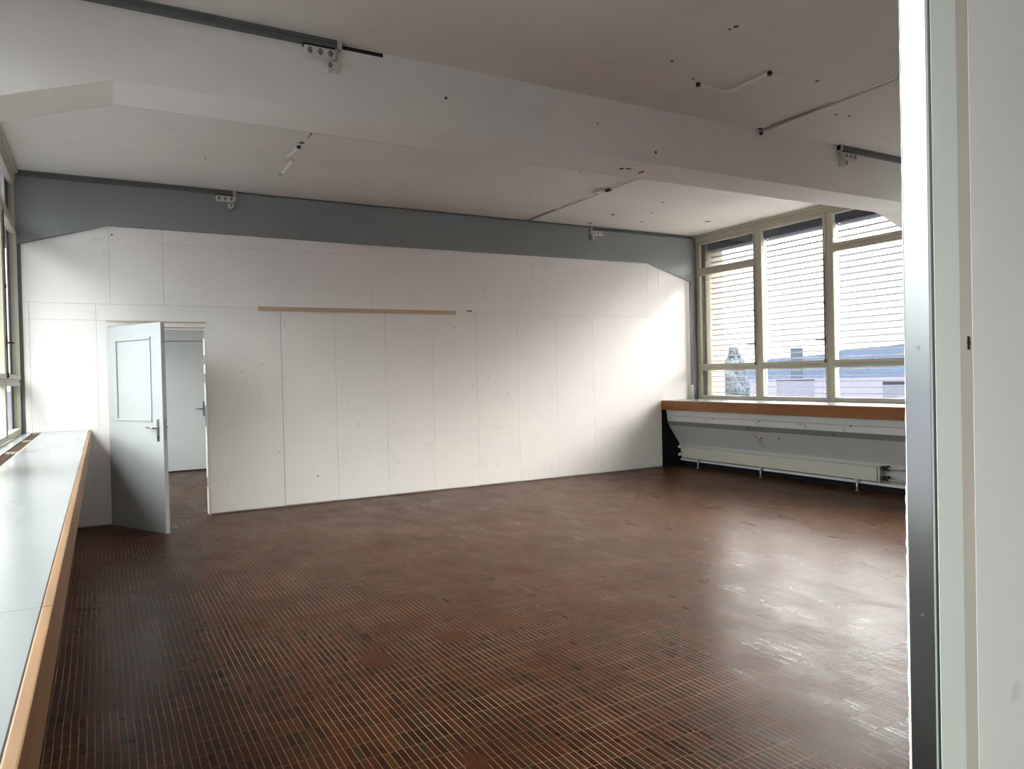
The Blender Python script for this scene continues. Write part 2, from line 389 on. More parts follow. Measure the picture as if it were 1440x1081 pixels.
# outside columns at the beam lines, cream on the street side
def columns(x0, x1, ys, nm, lab, z0=0.0):
    m = MB()
    for (a, b) in ys: m.box(x0, x1, a, b, z0, H)
    return tag(m.build(nm, M['outpost']), lab, 'column', kind='structure')
ycol = [(-3.5, -3.1), (0.50, 0.87), (4.50, 4.85), (8.29, 8.66), (12.45, 12.95)]
columns(XL - 0.062, XL - 0.055, ycol, 'trim_5', 'rendered outer columns between the left windows')
m = MB()
for (a, b) in ycol:
    m.box(XR + 0.055, XR + 0.42, a, b, 0.0, H)
tag(m.build('trim_6', M['cream']), 'cream rendered outer columns seen through the right windows', 'column', kind='structure')
# outer fascia / slab edges over the windows
tag(MB().box(XR + 0.25, XR + 0.6, YC, YN, 3.47, H + .25).build('trim_7', M['outpost']), 'slab edge over the right windows', 'fascia', kind='structure')
tag(MB().box(XL - 0.7, XL - 0.25, YC, YN, 3.45, H + .25).build('trim_8', M['outpost']), 'slab edge over the left windows', 'fascia', kind='structure')

# next room behind the open doorway
m = MB()
m.box(XL, XR, YN, YN + 0.15, 0, H)
tag(m.build('wall_far_room', M['plaster']), 'pale wall of the next room seen through the doorway', 'wall', kind='structure')
tag(MB().box(3.2, 3.35, YB2, YN, 0, H).build('wall_far_room_side', M['plaster']), 'side wall of the next room', 'wall', kind='structure')

# ------------------------------------------------------------------ WINDOWS
wn = [0]
def window(side, y0, y1, kind, label, z0, handle=None):
    """one window unit between y0 and y1; kind 'split' has an upper light above a rail, 'tall' has not"""
    wn[0] += 1
    s = 1 if side == 'R' else -1
    X = XR if side == 'R' else XL
    def xx(d0, d1):      # depth measured outwards from the wall plane
        a, b = X + s * d0, X + s * d1
        return (min(a, b), max(a, b))
    w = empty('window_%d' % wn[0], (X, (y0 + y1) / 2, z0), label, 'window', kind='structure')
    f = W()
    fx = xx(0.0, 0.055)
    zt = H - 0.001
    f.box(*fx, y0, y0 + 0.03, z0, zt, .003); f.box(*fx, y1 - 0.03, y1, z0, zt, .003)
    f.box(*fx, y0 + .03, y1 - .03, z0, z0 + 0.022, .003)
    f.box(*xx(-0.012, .055), y0, y1, 3.395, zt, .004)
    f.box(*xx(0.006, .05), y0 + .03, y1 - .03, 1.468, 1.488, .002)
    if kind == 'split': f.box(*xx(0.0, .055), y0 + .03, y1 - .03, 2.925, 2.95, .003)
    fr = f.under('frame', M['frame'], w)
    # sashes: (zlow, zhigh)
    rows = [(z0 + .024, 1.466, .032)]
    rows += [(1.490, 2.923, .042), (2.952, 3.393, .040)] if kind == 'split' else [(1.490, 3.393, .042)]
    for i, (a, b, t_) in enumerate(rows):
        q = W(); ax = xx(-0.010, 0.042) if i == 1 else xx(-0.004, .042)
        ya, yb_ = y0 + .033, y1 - .033
        q.box(*ax, ya, ya + t_, a, b, .004); q.box(*ax, yb_ - t_, yb_, a, b, .004)
        q.box(*ax, ya + t_, yb_ - t_, a, a + t_, .004); q.box(*ax, ya + t_, yb_ - t_, b - t_, b, .004)
        so = q.under('sash', M['frame'], w)
        p = MB(); px = xx(0.018, 0.022)
        p.box(*px, ya + t_ - .004, yb_ - t_ + .004, a + t_ - .004, b - t_ + .004)
        bmesh.ops.translate(p.bm, verts=p.bm.verts, vec=-Vector(w.location))
        p.build('pane', M['glass'], so)
        if i == 1 and handle:
            hy = ya + t_ / 2 if handle == 'lo' else yb_ - t_ / 2
            d = 1 if handle == 'lo' else -1
            hz = 1.79
            hmb = W()
            hmb.box(*xx(-0.020, -0.010), hy - .012, hy + .012, hz - .045, hz + .045, .003)
            hmb.tube([(X - s * .018, hy, hz), (X - s * .055, hy, hz)], .008, 10)
            hmb.tube([(X - s * .052, hy, hz), (X - s * .055, hy + d * .05, hz - .004), (X - s * .052, hy + d * .105, hz + .004)], [.008, .007, .009], 10)
            hmb.tube([(X - s * .016, hy, 1.52), (X - s * .016, hy, 2.88)], .0045, 8)
            hmb.box(*xx(-0.024, -.010), hy - .012, hy + .012, 1.50, 1.545, .003)
            hmb.box(*xx(-0.024, -.010), hy - .012, hy + .012, 2.24, 2.27, .003)
            bmesh.ops.translate(hmb.bm, verts=hmb.bm.verts, vec=-Vector(w.location))
            hmb.build('handle', M['brass'], so)
    # dark rubber gap
    gmb = W(); gmb.box(*xx(0.02, 0.03), y0 + .028, y1 - .028, 1.4665, 1.4895)
    gmb.under('seal', M['framed'], w)
    return w
RY = [(7.225, 8.425), (6.085, 7.225), (4.873, 6.085)]
window('R', *RY[0], 'split', 'leftmost right-wall window, beside the grey column, small light above a rail', SR, 'lo')
window('R', *RY[1], 'tall', 'middle right-wall window with one uninterrupted tall pane', SR, 'lo')
window('R', *RY[2], 'split', 'right-wall window next to the ceiling beam, small light above a rail', SR)
labs = {}
for i, (a, b) in enumerate(((7.225, 8.475), (6.085, 7.225), (4.873, 6.085))):
    window('L', a, b, 'tall' if i == 1 else 'split', ['left-wall window in the far left corner beside the board wall', 'second left-wall window from the board wall', 'left-wall window beside the middle ceiling beam'][i], SL, 'lo' if i == 0 else None)
for i, (a, b) in enumerate(((3.255, 4.469), (2.055, 3.255), (0.87, 2.055))):
    if i == 0: window('R', a, b, 'tall' if i == 1 else 'split', ['right-wall window hidden just nearer than the middle beam', 'right-wall window in the middle of the near bay', 'right-wall window nearest the partition'][i], SR)
    window('L', a, b, 'tall' if i == 1 else 'split', ['left-wall window just nearer than the middle beam', 'left-wall window in the middle of the near bay', 'left-wall window beside the camera'][i], SL)
for (a, b) in ((-0.75, 0.47), (-1.95, -0.75), (-3.1, -1.95)):
    window('L', a, b, 'split', 'left-wall window behind the camera', SL)
for (a, b) in ((8.66, 9.9), (9.9, 11.2), (11.2, 12.45)):
    window('L', a, b, 'split', 'left-wall window of the next room', SL)
# wall bits filling the column zones and closed bays on the window planes
for X0, X1, nm, lb in ((XL - .055, XL, 'trim_9', 'column faces between left windows'), (XR, XR + .055, 'trim_10', 'column faces between right windows and unseen infill added against daylight')):
    m = MB()
    for (a, b) in ((-3.55, -3.1), (0.47, 0.87), (4.469, 4.873), (8.475 if X0 < 0 else 8.43, 8.66), (12.45, 12.95)):
        m.box(X0, X1, a, b, .9, H)
    if X0 > 0: m.box(X0, X1, -3.1, 3.255, .9, H); m.box(X0, X1, 8.66, 12.45, .9, H)  # near-bay infill is unseen, added to keep daylight off ceiling and beam
    tag(m.build(nm, M['greybeam']), lb, 'column', kind='structure')
# interior columns under the middle beam
tag(MB().box(7.96, XR, 4.50, 4.85, SR, 2.84).build('trim_11', M['beam']), 'white column under the right end of the middle beam', 'column', kind='structure')
tag(MB().box(XL, XL + .07, 4.50, 4.85, SL, 2.84).build('trim_12', M['beam']), 'white column under the left end of the middle beam', 'column', kind='structure')
# head board strip between frame and ceiling on the right
tag(MB().box(XR - .05, XR, 4.873, 8.44, 3.462, H, .004).build('trim_13', M['frame']), 'beige strip along ceiling above right windows', 'trim', kind='structure')
tag(MB().box(XL, XL + .04, 4.873, 8.44, 3.462, H, .004).build('trim_14', M['frame']), 'beige strip along ceiling above left windows', 'trim', kind='structure')
# grey riser pipe in the right corner
t = tag(MB().tube([(7.90, 8.430, SR), (7.90, 8.430, 2.80)], .014, 12).build('riser_pipe', M['greybeam']), 'thin grey pipe standing in the corner beside the right windows', 'pipe')
t2 = MB().tube([(7.90, 8.430, SR), (7.90, 8.430, 1.22)], .024, 14).build('pipe_sleeve', M['rlight'], t)

# exterior venetian blinds on the right
def blind(y0, y1, label, z_bot=1.0):
    x = XR + 0.155
    o = empty('venetian_blind', (x, (y0 + y1) / 2, 3.27), label, 'blind', 'outside venetian blinds on the right windows')
    s = W(); z = 3.235; k = 0
    while z > z_bot:
        zz = z
        # slightly crowned flat slat
        a = math.radians(-17.0)
        w = .027
        pr = [(x - w, zz - w*math.tan(a) - .0016), (x - w*.3, zz + .0016), (x + w*.3, zz + .0028), (x + w, zz + w*math.tan(a) - .0006), (x + w, zz + w*math.tan(a) - .0020), (x + w*.3, zz + .0010), (x - w*.3, zz - .0004), (x - w, zz - w*math.tan(a) - .0034)]
        s.prism(pr, 1, y0 + .01, y1 - .01)
        z -= 0.0790
    so = s.under('slats', M['slat'], o)
    W().box(x - .05, x + .07, y0 + .004, y1 - .004, 3.262, 3.46, .004).under('head_box', M['blindbox'], o)
    for q in (y0 + .2, y1 - .2):
        W().tube([(x - .036, q, 3.27), (x - .036, q, z_bot)], .0012, 5).under('ladder_cord', M['slat'], o)
    W().box(x - .012, x + .012, y0, y0 + .006, z_bot, 3.27).under('guide_rail', M['frame'], o)
blind(7.235, 8.285, 'outside blind with open slats behind the window beside the grey column')
blind(6.085, 7.225, 'outside blind with open slats behind the tall middle window')
blind(4.873, 6.075, 'outside blind with open slats behind the window next to the ceiling beam')

# ------------------------------------------------------------------ LEFT WINDOW COUNTER
def left_counter(y0, y1, label, slot=None):
    o = empty('window_counter', (XL, (y0 + y1) / 2, SL), label, 'counter', 'white counter sections under the left windows')
    t = W()
    zt, zb = SL, SL - 0.045
    xe = -0.119
    if slot:
        s0, s1 = slot; a, b = -0.590, -0.503
        t.box(XL, a, y0, y1, zb, zt); t.box(b, xe, y0, y1, zb, zt)
        if s0 > y0 + .002: t.box(a, b, y0, s0, zb, zt)
        if s1 < y1 - .002: t.box(a, b, s1, y1, zb, zt)
    else: t.box(XL, xe, y0, y1, zb, zt)
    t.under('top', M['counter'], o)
    W().box(xe, xe + .0022, y0, y1, SL - .13, zt - .0006).under('edge_joint', M['joint'], o)
    W().box(xe + .0022, XSL, y0, y1, SL - .130, zt, .003).under('wood_edge', M['wood_l'], o)
    if slot:
        s0, s1 = slot
        v = W().box(a - .001, b + .001, s0, s1, zb - .03, zb - .024).under('vent_grille', M['gslot'], o)
        q = W()
        for k in range(4):
            xx_ = a + .012 + k * .0205
            q.box(xx_, xx_ + .0035, s0, s1, zb - .006, zt - .010)
        bmesh.ops.translate(q.bm, verts=q.bm.verts, vec=-Vector(o.location)); q.build('grille_bars', M['grille'], v)
        q = W(); y = s1 - 1.12
        while y > s0 + .2:
            q.box(a, b, y - .012, y + .012, zb, zt - .003); y -= 1.21
        q.box(b - .006, b, s0, s1, zb, zt + .001); q.box(b, b + .006, s0, s1, zt, zt + .0015)
        q.box(a, b + .006, s0 - .006, s0, zb, zt + .0015)
        bmesh.ops.translate(q.bm, verts=q.bm.verts, vec=-Vector(o.location)); q.build('grille_frame', M['frame'], v)
    return o
left_counter(1.777, YB - .003, 'long white counter section with vent slot reaching the board wall', (5.0, YB - .006))
left_counter(-3.0, 1.774, 'nearest white counter section with wooden edge in the bottom left corner')
# under-counter panel on the left like the one on the right
m = MB(); m.prism([(-0.28, SL - .15), (-0.28, SL - .06), (XL, SL - .06), (XL, 0.12), (-0.50, .12), (-0.46, .33)], 1, -3.0, YB - .01)
tag(m.build('wall_left_panel', M['rpanel']), 'grey sloped panel beneath the left window counter', 'panel', kind='structure')

# ------------------------------------------------------------------ RIGHT SILL, PANEL, RADIATOR
o = empty('window_sill_shelf', (XSR, 6.6, SR), 'deep sill with orange wooden front edge under the right windows', 'sill')
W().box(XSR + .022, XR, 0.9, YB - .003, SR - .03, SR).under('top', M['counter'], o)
W().box(XSR, XSR + .022, 0.9, YB - .003, SR - .138, SR - .004, .003).under('wood_edge', M['wood_r'], o)
Pp = [(7.40, .862), (7.418, .775), (7.43, .69), (7.45, .62), (7.635, .36), (7.66, .30), (7.72, .12)]
def px_at(z):
    for (xa, za), (xb, zb) in zip(Pp, Pp[1:]):
        if zb <= z <= za: return xa + (xb - xa) * (za - z) / (za - zb)
    return Pp[-1][0]
o = empty('heater_panel', (7.5, 6.6, .5), 'grey sloping panel with cable channel under the right sill', 'panel')
def strip(z0, z1, d, name, mat, ya=0.9, yb_=8.455):
    pts = [(px_at(z1) - d, z1), (px_at(z0) - d, z0), (px_at(z0) + .015, z0), (px_at(z1) + .015, z1)]
    return W().prism(pts, 1, ya, yb_).under(name, mat, o)
strip(.772, .862, 0.0, 'upper_band', M['rlight'])
strip(.690, .768, 0.006, 'cable_channel', M['rlight'])
strip(.622, .690, 0.004, 'dark_rail', M['rdark'])
strip(.36, .622, 0.0, 'sloped_sheet', M['rpanel'], 6.83)
strip(.36, .622, 0.0, 'sloped_sheet', M['rpanel'], 0.9, 6.827)
W().prism([(px_at(.36), .36), (7.650, .335), (7.70, .12), (7.72, .12), (7.66, .36)], 1, 0.9, 8.455).under('lower_flange', M['rpanel'], o)
W().box(7.645, 7.72, 0.9, 8.43, .085, .118, .003).under('bottom_rail', M['rlight'], o)
for k, (y, z) in enumerate(((8.40, .74), (7.64, .735), (6.72, .735), (5.98, .73), (5.45, .725), (3.9, .73), (2.4, .73))):
    c = W(); x = px_at(z) - .006
    c.tube([(x, y, z + .02), (x - .02, y, z + .022), (x - .028, y, z), (x - .016, y, z - .02)], .006, 8)
    c.box(x - .008, x + .002, y - .02, y + .02, z - .02, z + .02, .002)
    c.under('cable_clip', M['plastic'] if k % 2 == 0 else M['rlight'], o)
for (y, z) in ((7.50, .755), (6.68, .76), (5.36, .76), (6.90, .67), (6.45, .545), (6.75, .53), (5.60, .65), (6.05, .75)):
    W().tube([(px_at(z) - .012, y, z), (px_at(z) + .004, y, z)], .009, 8).under('screw_hole', M['black'], o)
c = W(); c.tube([(px_at(.66) - .006, 6.93, .66), (px_at(.55) - .002, 6.84, .55), (px_at(.47) - .002, 6.77, .47), (px_at(.40) - .002, 6.77, .40)], .0025, 6)
c.under('crack', M['black'], o)
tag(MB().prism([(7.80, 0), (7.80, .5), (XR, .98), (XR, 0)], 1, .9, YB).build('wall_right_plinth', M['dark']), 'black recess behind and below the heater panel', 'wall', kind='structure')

def radiator(y0, y1, label, group=None):
    r = empty('radiator', (7.60, (y0 + y1) / 2, .11), label, 'radiator')
    W().box(7.560, 7.60, y0, y1, .142, .300, .004).under('front_plate', M['radi'], r)
    fm = W()
    n = int((y1 - y0) / .05)
    for k in range(n): fm.box(7.600, 7.625, y0 + .02 + k * .05, y0 + .024 + k * .05, .15, .29)
    fm.box(7.620, 7.632, y0 + .01, y1 - .01, .142, .298)
    fm.under('fins', M['radi'], r)
    W().box(7.562, 7.634, y0 - .035, y0 - .012, .138, .304, .003).under('end_cap', M['radi'], r)
    W().box(7.57, 7.632, y0 - .012, y0, .138, .304, .002).under('end_seam', M['rdark'], r)
    return r
r = radiator(5.15, 8.31, 'long low cream radiator under the right windows')
for y in (5.43, 6.85, 8.02):
    l = W(); l.box(7.592, 7.640, y - .022, y + .022, .108, .145, .002); l.tube([(7.605, y, 0.002), (7.605, y, .11)], .011, 12); l.tube([(7.605, y, 0.001), (7.605, y, .006)], .026, 14)
    l.under('leg', M['chrome'], r)
for z in (.30, .185):
    W().tube([(7.60, 8.31, z - .0), (7.60, 8.41, z)], .011, 10).under('pipe', M['rlight'], r)
    v = W(); v.tube([(7.60, 8.33, z), (7.60, 8.37, z)], .022, 12); v.tube([(7.60, 8.35, z), (7.545, 8.35, z)], [.018, .022], 12)
    v.under('valve', M['plastic'], r)
    v = W(); v.tube([(7.60, 5.115, z), (7.60, 5.05, z)], .022, 12); v.tube([(7.60, 5.08, z - .005), (7.545, 5.08, z - .005)], [.016, .023], 12); v.box(7.575, 7.625, 5.03, 5.06, z - .028, z + .028, .004)
    v.under('valve', M['black'], r)
# supply pipes run on behind the partition
for z, nm in ((.298, 'upper of the two pale heating pipes right of the radiator'), (.168, 'lower of the two pale heating pipes right of the radiator')):
    p = MB().tube([(7.60, 5.03, z), (7.60, 0.95, z)], .014, 12)
    tag(p.build('heating_pipe', M['radi']), nm, 'pipe', 'heating pipes right of the radiator')

# ------------------------------------------------------------------ DOORS
def door_handle(parent, s, side, z, mat, flip=1):
    # s: place along the leaf, side: +1/-1 face, local leaf coordinates x=along, y=thickness
    y = .021 * side
    p = MB().box(s - .018, s + .018, min(y, y + .006*side), max(y, y + .006*side), z - .125, z + .085, .003).build('handle_plate', mat, parent)
    l = MB(); l.tube([(s, y, z), (s, y + .05*side, z)], .009, 12)
    l.tube([(s, y + .048*side, z), (s - flip*.05, y + .052*side, z + .002), (s - flip*.125, y + .046*side, z + .006)], [.010, .008, .009], 12)
    l.build('lever', mat, p)
    k = MB(); k.tube([(s, y + .006*side, z - .085), (s, y + .009*side, z - .085)], .010, 12); k.box(s - .004, s + .004, min(y, y + .009*side), max(y, y + .009*side), z - .11, z - .085)
    k.build('keyhole', M['black'], p)
ang = math.atan2(7.615 - 8.470, 0.527 - 0.083)
d1 = empty('door_1', (0.083, 8.462, 0), 'white door leaf standing open with a framed upper panel', 'door', kind='structure', rz=ang)
Lw = 0.948
# leaf built from stiles around a recessed field
lf = MB()
ya, yb_ = -.020, .020
fx0, fx1, fz0, fz1 = .150, .775, 1.065, 1.875
lf.box(0.0, Lw, ya, yb_, .008, fz0, .002); lf.box(0.0, Lw, ya, yb_, fz1, 2.005, .002)
lf.box(0.0, fx0, ya, yb_, fz0, fz1); lf.box(fx1, Lw, ya, yb_, fz0, fz1)
lf.box(fx0, fx1, ya + .006, yb_ - .006, fz0, fz1)
bmesh.ops.remove_doubles(lf.bm, verts=lf.bm.verts, dist=1e-5)
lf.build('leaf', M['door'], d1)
md = MB()
for sgn in (-1, 1):
    y0_, y1_ = sorted((.012*sgn, .029*sgn))
    w = .024
    for (a, b, c, d) in ((fx0, fx1, fz0, fz0 + w), (fx0, fx1, fz1 - w, fz1), (fx0, fx0 + w, fz0, fz1), (fx1 - w, fx1, fz0, fz1)):
        md.box(a, b, y0_, y1_, c, d, .006)
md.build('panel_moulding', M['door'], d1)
door_handle(d1, .868, -1, 1.005, M['steel']); door_handle(d1, .868, 1, 1.005, M['steel'])
MB().box(Lw - .001, Lw + .0015, -.010, .010, .90, 1.10).build('latch_plate', M['steel'], d1)
for z in (.25, 1.75): MB().tube([(0, .024, z), (0, .024, z + .09)], .008, 10).build('hinge', M['door'], d1)
# casing and lining
m = MB()
m.box(0.086, 1.003, YB + .016, YB2 - .002, 1.985, 2.013)
m.box(0.984, 1.0055, YB + .002, YB2, 0, 2.013); m.box(0.0835, 0.100, YB + .03, YB2, 0, 2.013)
m.build('x', M['panel']).name = 'trim_15'
tag(bpy.data.objects['trim_15'], 'off-white lining of the doorway in the board wall', 'door lining', kind='structure')
m = MB(); m.box(0.06, 1.0, YB - .012, YB + .001, 2.066, 2.082, .002)
tag(m.build('trim_16', M['rebate']), 'thin yellowed batten above the open door', 'batten', kind='structure')
m = MB()
for z in (.30, .95, 1.02, 1.42, 1.62, 1.9): m.box(0.978, 0.986, YB + .03, YB + .055, z, z + (.10 if z != 1.02 else .16))
tag(m.build('trim_17', M['brass']), 'dark strike plates and hinge marks on the doorway lining', 'strike plate', kind='structure')
# threshold line
tag(MB().box(0.10, .984, YB + .0, YB + .035, 0, .004).build('trim_18', M['grille']), 'worn threshold strip in the doorway', 'threshold', kind='structure')

d2 = empty('door_2', (0.56, YN, 0), 'closed grey-white door at the far end of the next room', 'door', kind='structure')
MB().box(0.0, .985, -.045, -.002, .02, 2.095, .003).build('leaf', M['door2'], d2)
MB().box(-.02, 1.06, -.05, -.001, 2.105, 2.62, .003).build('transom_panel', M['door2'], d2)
fr = MB(); fr.box(-.07, -.006, -.06, 0, 0, 2.62, .003); fr.box(.99, 1.055, -.06, 0, 0, 2.10, .003); fr.build('door_frame', M['door2'], d2)
hp = MB().box(.885, .925, -.052, -.044, .88, 1.12, .003).build('handle_plate', M['steel'], d2)
l = MB(); l.tube([(.905, -.05, 1.0), (.905, -.10, 1.0)], .011, 10); l.tube([(.905, -.098, 1.0), (.84, -.10, 1.0), (.77, -.095, 1.005)], .011, 10); l.build('lever', M['steel'], hp)
MB().box(0.0, .985, -.046, 0, 0.0, .02).build('door_gap', M['black'], d2)

# ------------------------------------------------------------------ TIMBER BATTEN
o = MB().prism([(1.549, 2.214), (1.549, 2.257), (3.957, 2.264), (3.957, 2.219)], 1, YB - .020, YB - .0005, .002).build('timber_batten', M['wood_s'])
tag(o, 'long raw timber batten fixed across the white board wall', 'batten')
MB().box(3.957, 4.00, YB - .010, YB - .0005, 2.222, 2.262, .002).build('painted_end', M['board'], o)

# ------------------------------------------------------------------ CABLE TRUNKING AND SOCKETS
def trunk(x0, x1, y, z0, label, h=.048, d=.045):
    o = tag(MB().box(x0, x1, y - d, y - .0005, z0, z0 + h, .003).build('cable_trunking', M['trunk']), label, 'cable trunking', 'grey cable trunking under the ceiling')
    e = x1 if x1 < 3 else x0
    s = -1 if x1 < 3 else 1
    MB().box(min(e, e + s*.03), max(e, e + s*.03), y - d - .003, y + .0, z0 - .006, z0 + h, .002).build('end_piece', M['pipe'], o)
    MB().box(x0, x1, y - d - .0012, y - d, z0 + h*.48, z0 + h*.52).build('lid_seam', M['black'], o)
    return o
trunk(XL + .01, 1.345, 4.4685, 3.4515, 'grey trunking along the upper left of the middle beam')
trunk(6.045, 7.955, 4.4685, 3.4515, 'grey trunking along the upper right of the middle beam')
trunk(XL + .01, 1.335, 8.4465, 3.4515, 'grey trunking along the upper left of the grey far beam')
trunk(6.06, 7.955, 8.4465, 3.4515, 'grey trunking along the upper right of the grey far beam', .035, .03)
def socket(parent, x, y, z, w, rnd=False):
    f = MB()
    if rnd: f.prism([(x + w*.5*math.cos(a*PI/4 + PI/8), z + w*.5*math.sin(a*PI/4 + PI/8)) for a in range(8)], 1, y - .008, y, .002)
    else: f.box(x - w*.46, x + w*.46, y - .008, y, z - w*.46, z + w*.46, .003)
    fo = f.build('socket_face', M['plastic'], parent)
    h = MB()
    h.prism([(x + w*.28*math.cos(a*PI/3), z + w*.36*math.sin(a*PI/3)) for a in range(6)], 1, y - .0095, y - .0078)
    h.build('socket_recess', M['plasticd'], fo)
    k = MB()
    for (dx, dz) in ((-.0, .011), (.0, -.011), (.008, 0)): k.tube([(x + dx, y - .0115, z + dz), (x + dx, y - .009, z + dz)], .0035, 8)
    k.build('pin_holes', M['black'], fo)
def socket_group(x0, y, z, flip, lab1, lab2):
    """triple socket block hanging under the trunking and single socket below it, flip=+1: single at right end"""
    w = .062
    o = empty('socket_block', (x0, y, z), lab1, 'socket block', 'triple socket blocks below the trunking')
    MB().box(0, w*3, -.045, 0, -w*.5, w*.5, .003).build('housing', M['plastic'], o)
    for k in range(3): socket(o, w*(k + .5), -.045, 0, w)
    MB().box(-.004, w*3 + .004, -.030, 0, w*.5, w*.5 + .014).build('mounting_gap', M['black'], o)
    e = w*3 if flip > 0 else 0
    c = MB(); c.tube([(e + flip*.012, -.02, .045), (e + flip*.014, -.02, -.02), (e + flip*.014, -.02, -.036)], .008, 10)
    c.box(e + flip*.012 - .010, e + flip*.012 + .010, -.035, -.005, -.004, .045, .002)
    c.build('cable_lead', M['pipe'], o)
    xs = x0 + (w*2.45 if flip > 0 else w*.45)
    s = empty('single_socket', (xs, y, z - w*.5 - .037), lab2, 'socket', 'single sockets below the triple blocks')
    bx = MB(); bx.prism([(.032*math.cos(a*PI/4 + PI/8), .032*math.sin(a*PI/4 + PI/8)) for a in range(8)], 1, -.045, 0, .002)
    bx.build('housing', M['plastic'], s)
    MB().box(min(flip*.018, flip*.055), max(flip*.018, flip*.055), -.04, 0, -.028, .030, .003).build('side_box', M['plasticd'] if y > 6 else M['plastic'], s)
    socket(s, 0, -.045, 0, .056, True)
socket_group(1.115, 4.4685, 3.405, 1, 'triple socket block on the left part of the middle beam', 'single socket on the left part of the middle beam')
socket_group(6.085, 4.4685, 3.405, -1, 'triple socket block on the middle beam close to the partition', 'single socket on the middle beam close to the partition')
socket_group(1.130, 8.4465, 3.405, 1, 'triple socket block on the left part of the grey far beam', 'single socket on the left part of the grey far beam')
socket_group(6.075, 8.4465, 3.405, -1, 'triple socket block on the right part of the grey far beam', 'single socket on the right part of the grey far beam')

# thin dark cable along the top of the grey beam between the trunkings
cb = MB(); pts = []
for k in range(25):
    x = 1.36 + (6.04 - 1.36) * k / 24
    pts.append((x, 8.442, 3.492 - .003 * (k % 3)))
cb.tube(pts, .004, 6)
tag(cb.build('cable', M['black']), 'thin dark cable along the top edge of the grey far beam', 'cable')

# ceiling conduits
def conduit(y0, y1, label):
    o = tag(MB().tube([(5.035, y0, H - .012), (5.035, y1, H - .012)], .010, 12).build('ceiling_conduit', M['pipe']), label, 'conduit', 'grey conduits on the ceiling')
    y = y0 + .1
    while y < y1:
        MB().box(5.018, 5.052, y - .006, y + .006, H - .024, H, .001).build('saddle_clip', M['pipe'], o); y += .55
    return o
conduit(4.876, 8.446, 'grey conduit on the ceiling of the far bay')
near_conduit = conduit(0.9, 4.466, 'grey conduit on the ceiling of the near bay')
MB_ = MB().tube([(5.035, 4.45, 3.47), (5.035, 4.466, 3.47)], .014, 10)
MB_.build('end_socket', M['black'], near_conduit)
o = tag(MB().box(4.93, 5.0, 6.66, 6.80, H - .035, H, .006).build('junction_box', M['plastic']), 'small cream junction box beside the far ceiling conduit', 'junction box')
MB().box(5.015, 5.05, 6.60, 6.68, H - .03, H - .004, .003).build('cable_gland', M['black'], o)
MB().box(4.97, 5.03, 6.80, 6.84, H - .026, H - .002, .003).build('cable_gland', M['black'], o)
# bits of white conduit left on the ceiling
def wstrip(pts, label, ends):
    o = tag(MB().tube([(x, y, H - .010) for x, y in pts], .0135, 10).build('plastic_conduit', M['wstrip']), label, 'conduit', 'white plastic conduit pieces on the ceiling')
    for i in ends:
        x, y = pts[i]; MB().tube([(x, y, H - .004), (x, y, H - .026)], .017, 10).build('end_plug', M['black'], o)
wstrip([(1.580, 6.56), (1.556, 6.93)], 'short white conduit piece on far ceiling, nearer of the two', (0,))
wstrip([(1.628, 7.00), (1.629, 7.44)], 'short white conduit piece on far ceiling, closer to the board wall', ())
wstrip([(3.80, 3.929), (4.02, 3.945), (4.085, 3.945), (4.112, 3.92), (4.115, 3.56)], 'L-shaped white conduit piece on the near ceiling', (0, -1))

# ------------------------------------------------------------------ PARTITION BESIDE THE CAMERA
XW = 1.150
m = MB(); m.box(1.058, XR, PARY0 + .012, PARY1 - .003, 0, H)
tag(m.build('wall_partition', M['plaster']), 'thin partition wall core right of the camera', 'wall', kind='structure')
o = empty('partition_front', (XW, PARY0, 0), 'pinkish white partition panel filling the right edge of the picture', 'partition')
W().box(XW, 3.6, PARY0 + .0002, PARY0 + .012, 0.0, H, .0004).under('panel', M['panel'], o)
o = empty('corner_profile', (PARX, .645, 0), 'brushed aluminium corner strip with screws on the partition end', 'metal strip')
al = W(); al.box(PARX, PARX + .004, PARY0 + .0062, PARY1 - .0012, 0, H, .0008); al.box(PARX + .004, PARX + .012, PARY1 - .003, PARY1 - .0012, 0, H)
al.under('strip', M['alu'], o)
for z in (0.45, 1.057, 1.453, 1.795, 2.25):
    s = W(); s.tube([(PARX + .002, .6465, z), (PARX - .0008, .6465, z)], [.0038, .0032], 14)
    so = s.under('screw', M['alu'], o)
    k = W(); k.box(PARX - .0010, PARX - .0006, .6440, .6490, z - .0005, z + .0005); k.box(PARX - .0010, PARX - .0006, .6460, .6470, z - .0022, z + .0022)
    bmesh.ops.translate(k.bm, verts=k.bm.verts, vec=-Vector(o.location)); k.build('screw_slot', M['steel'], so)
# ragged paint edge
rg = W(); zs = []; z = 0.0
random.seed(3)
bm = rg.bm; prev = None
while z < H:
    wv = (.0030 + random.uniform(-.0007, .0010)) if z < 1.25 else (.0012 + random.uniform(-.0005, .0005))
    a = bm.verts.new((PARX - .0006, PARY1 - .0012, z)); b_ = bm.verts.new((PARX - .0004, PARY1 - .0012 + wv, z)); c_ = bm.verts.new((PARX + .004, PARY1 - .0012 + wv, z)); d_ = bm.verts.new((PARX + .004, PARY1 - .0012, z))
    if prev:
        for (p, q, r_, s_) in ((0, 1, 1, 0), (1, 2, 2, 1), (2, 3, 3, 2), (3, 0, 0, 3)):
            cur = (a, b_, c_, d_); bm.faces.new((prev[p], prev[q], cur[r_], cur[s_]))
    prev = (a, b_, c_, d_); z += random.uniform(.006, .013)
rg.under('paint_edge', M['flake'], o)
o = empty('door_post', (1.085, PARY0, 0), 'pale green painted post between aluminium strip and panel', 'post')
W().box(PARX + .0024, 1.116, PARY0 - .0005, PARY0 + .0058, 0, H, .0005).under('post', M['post'], o)
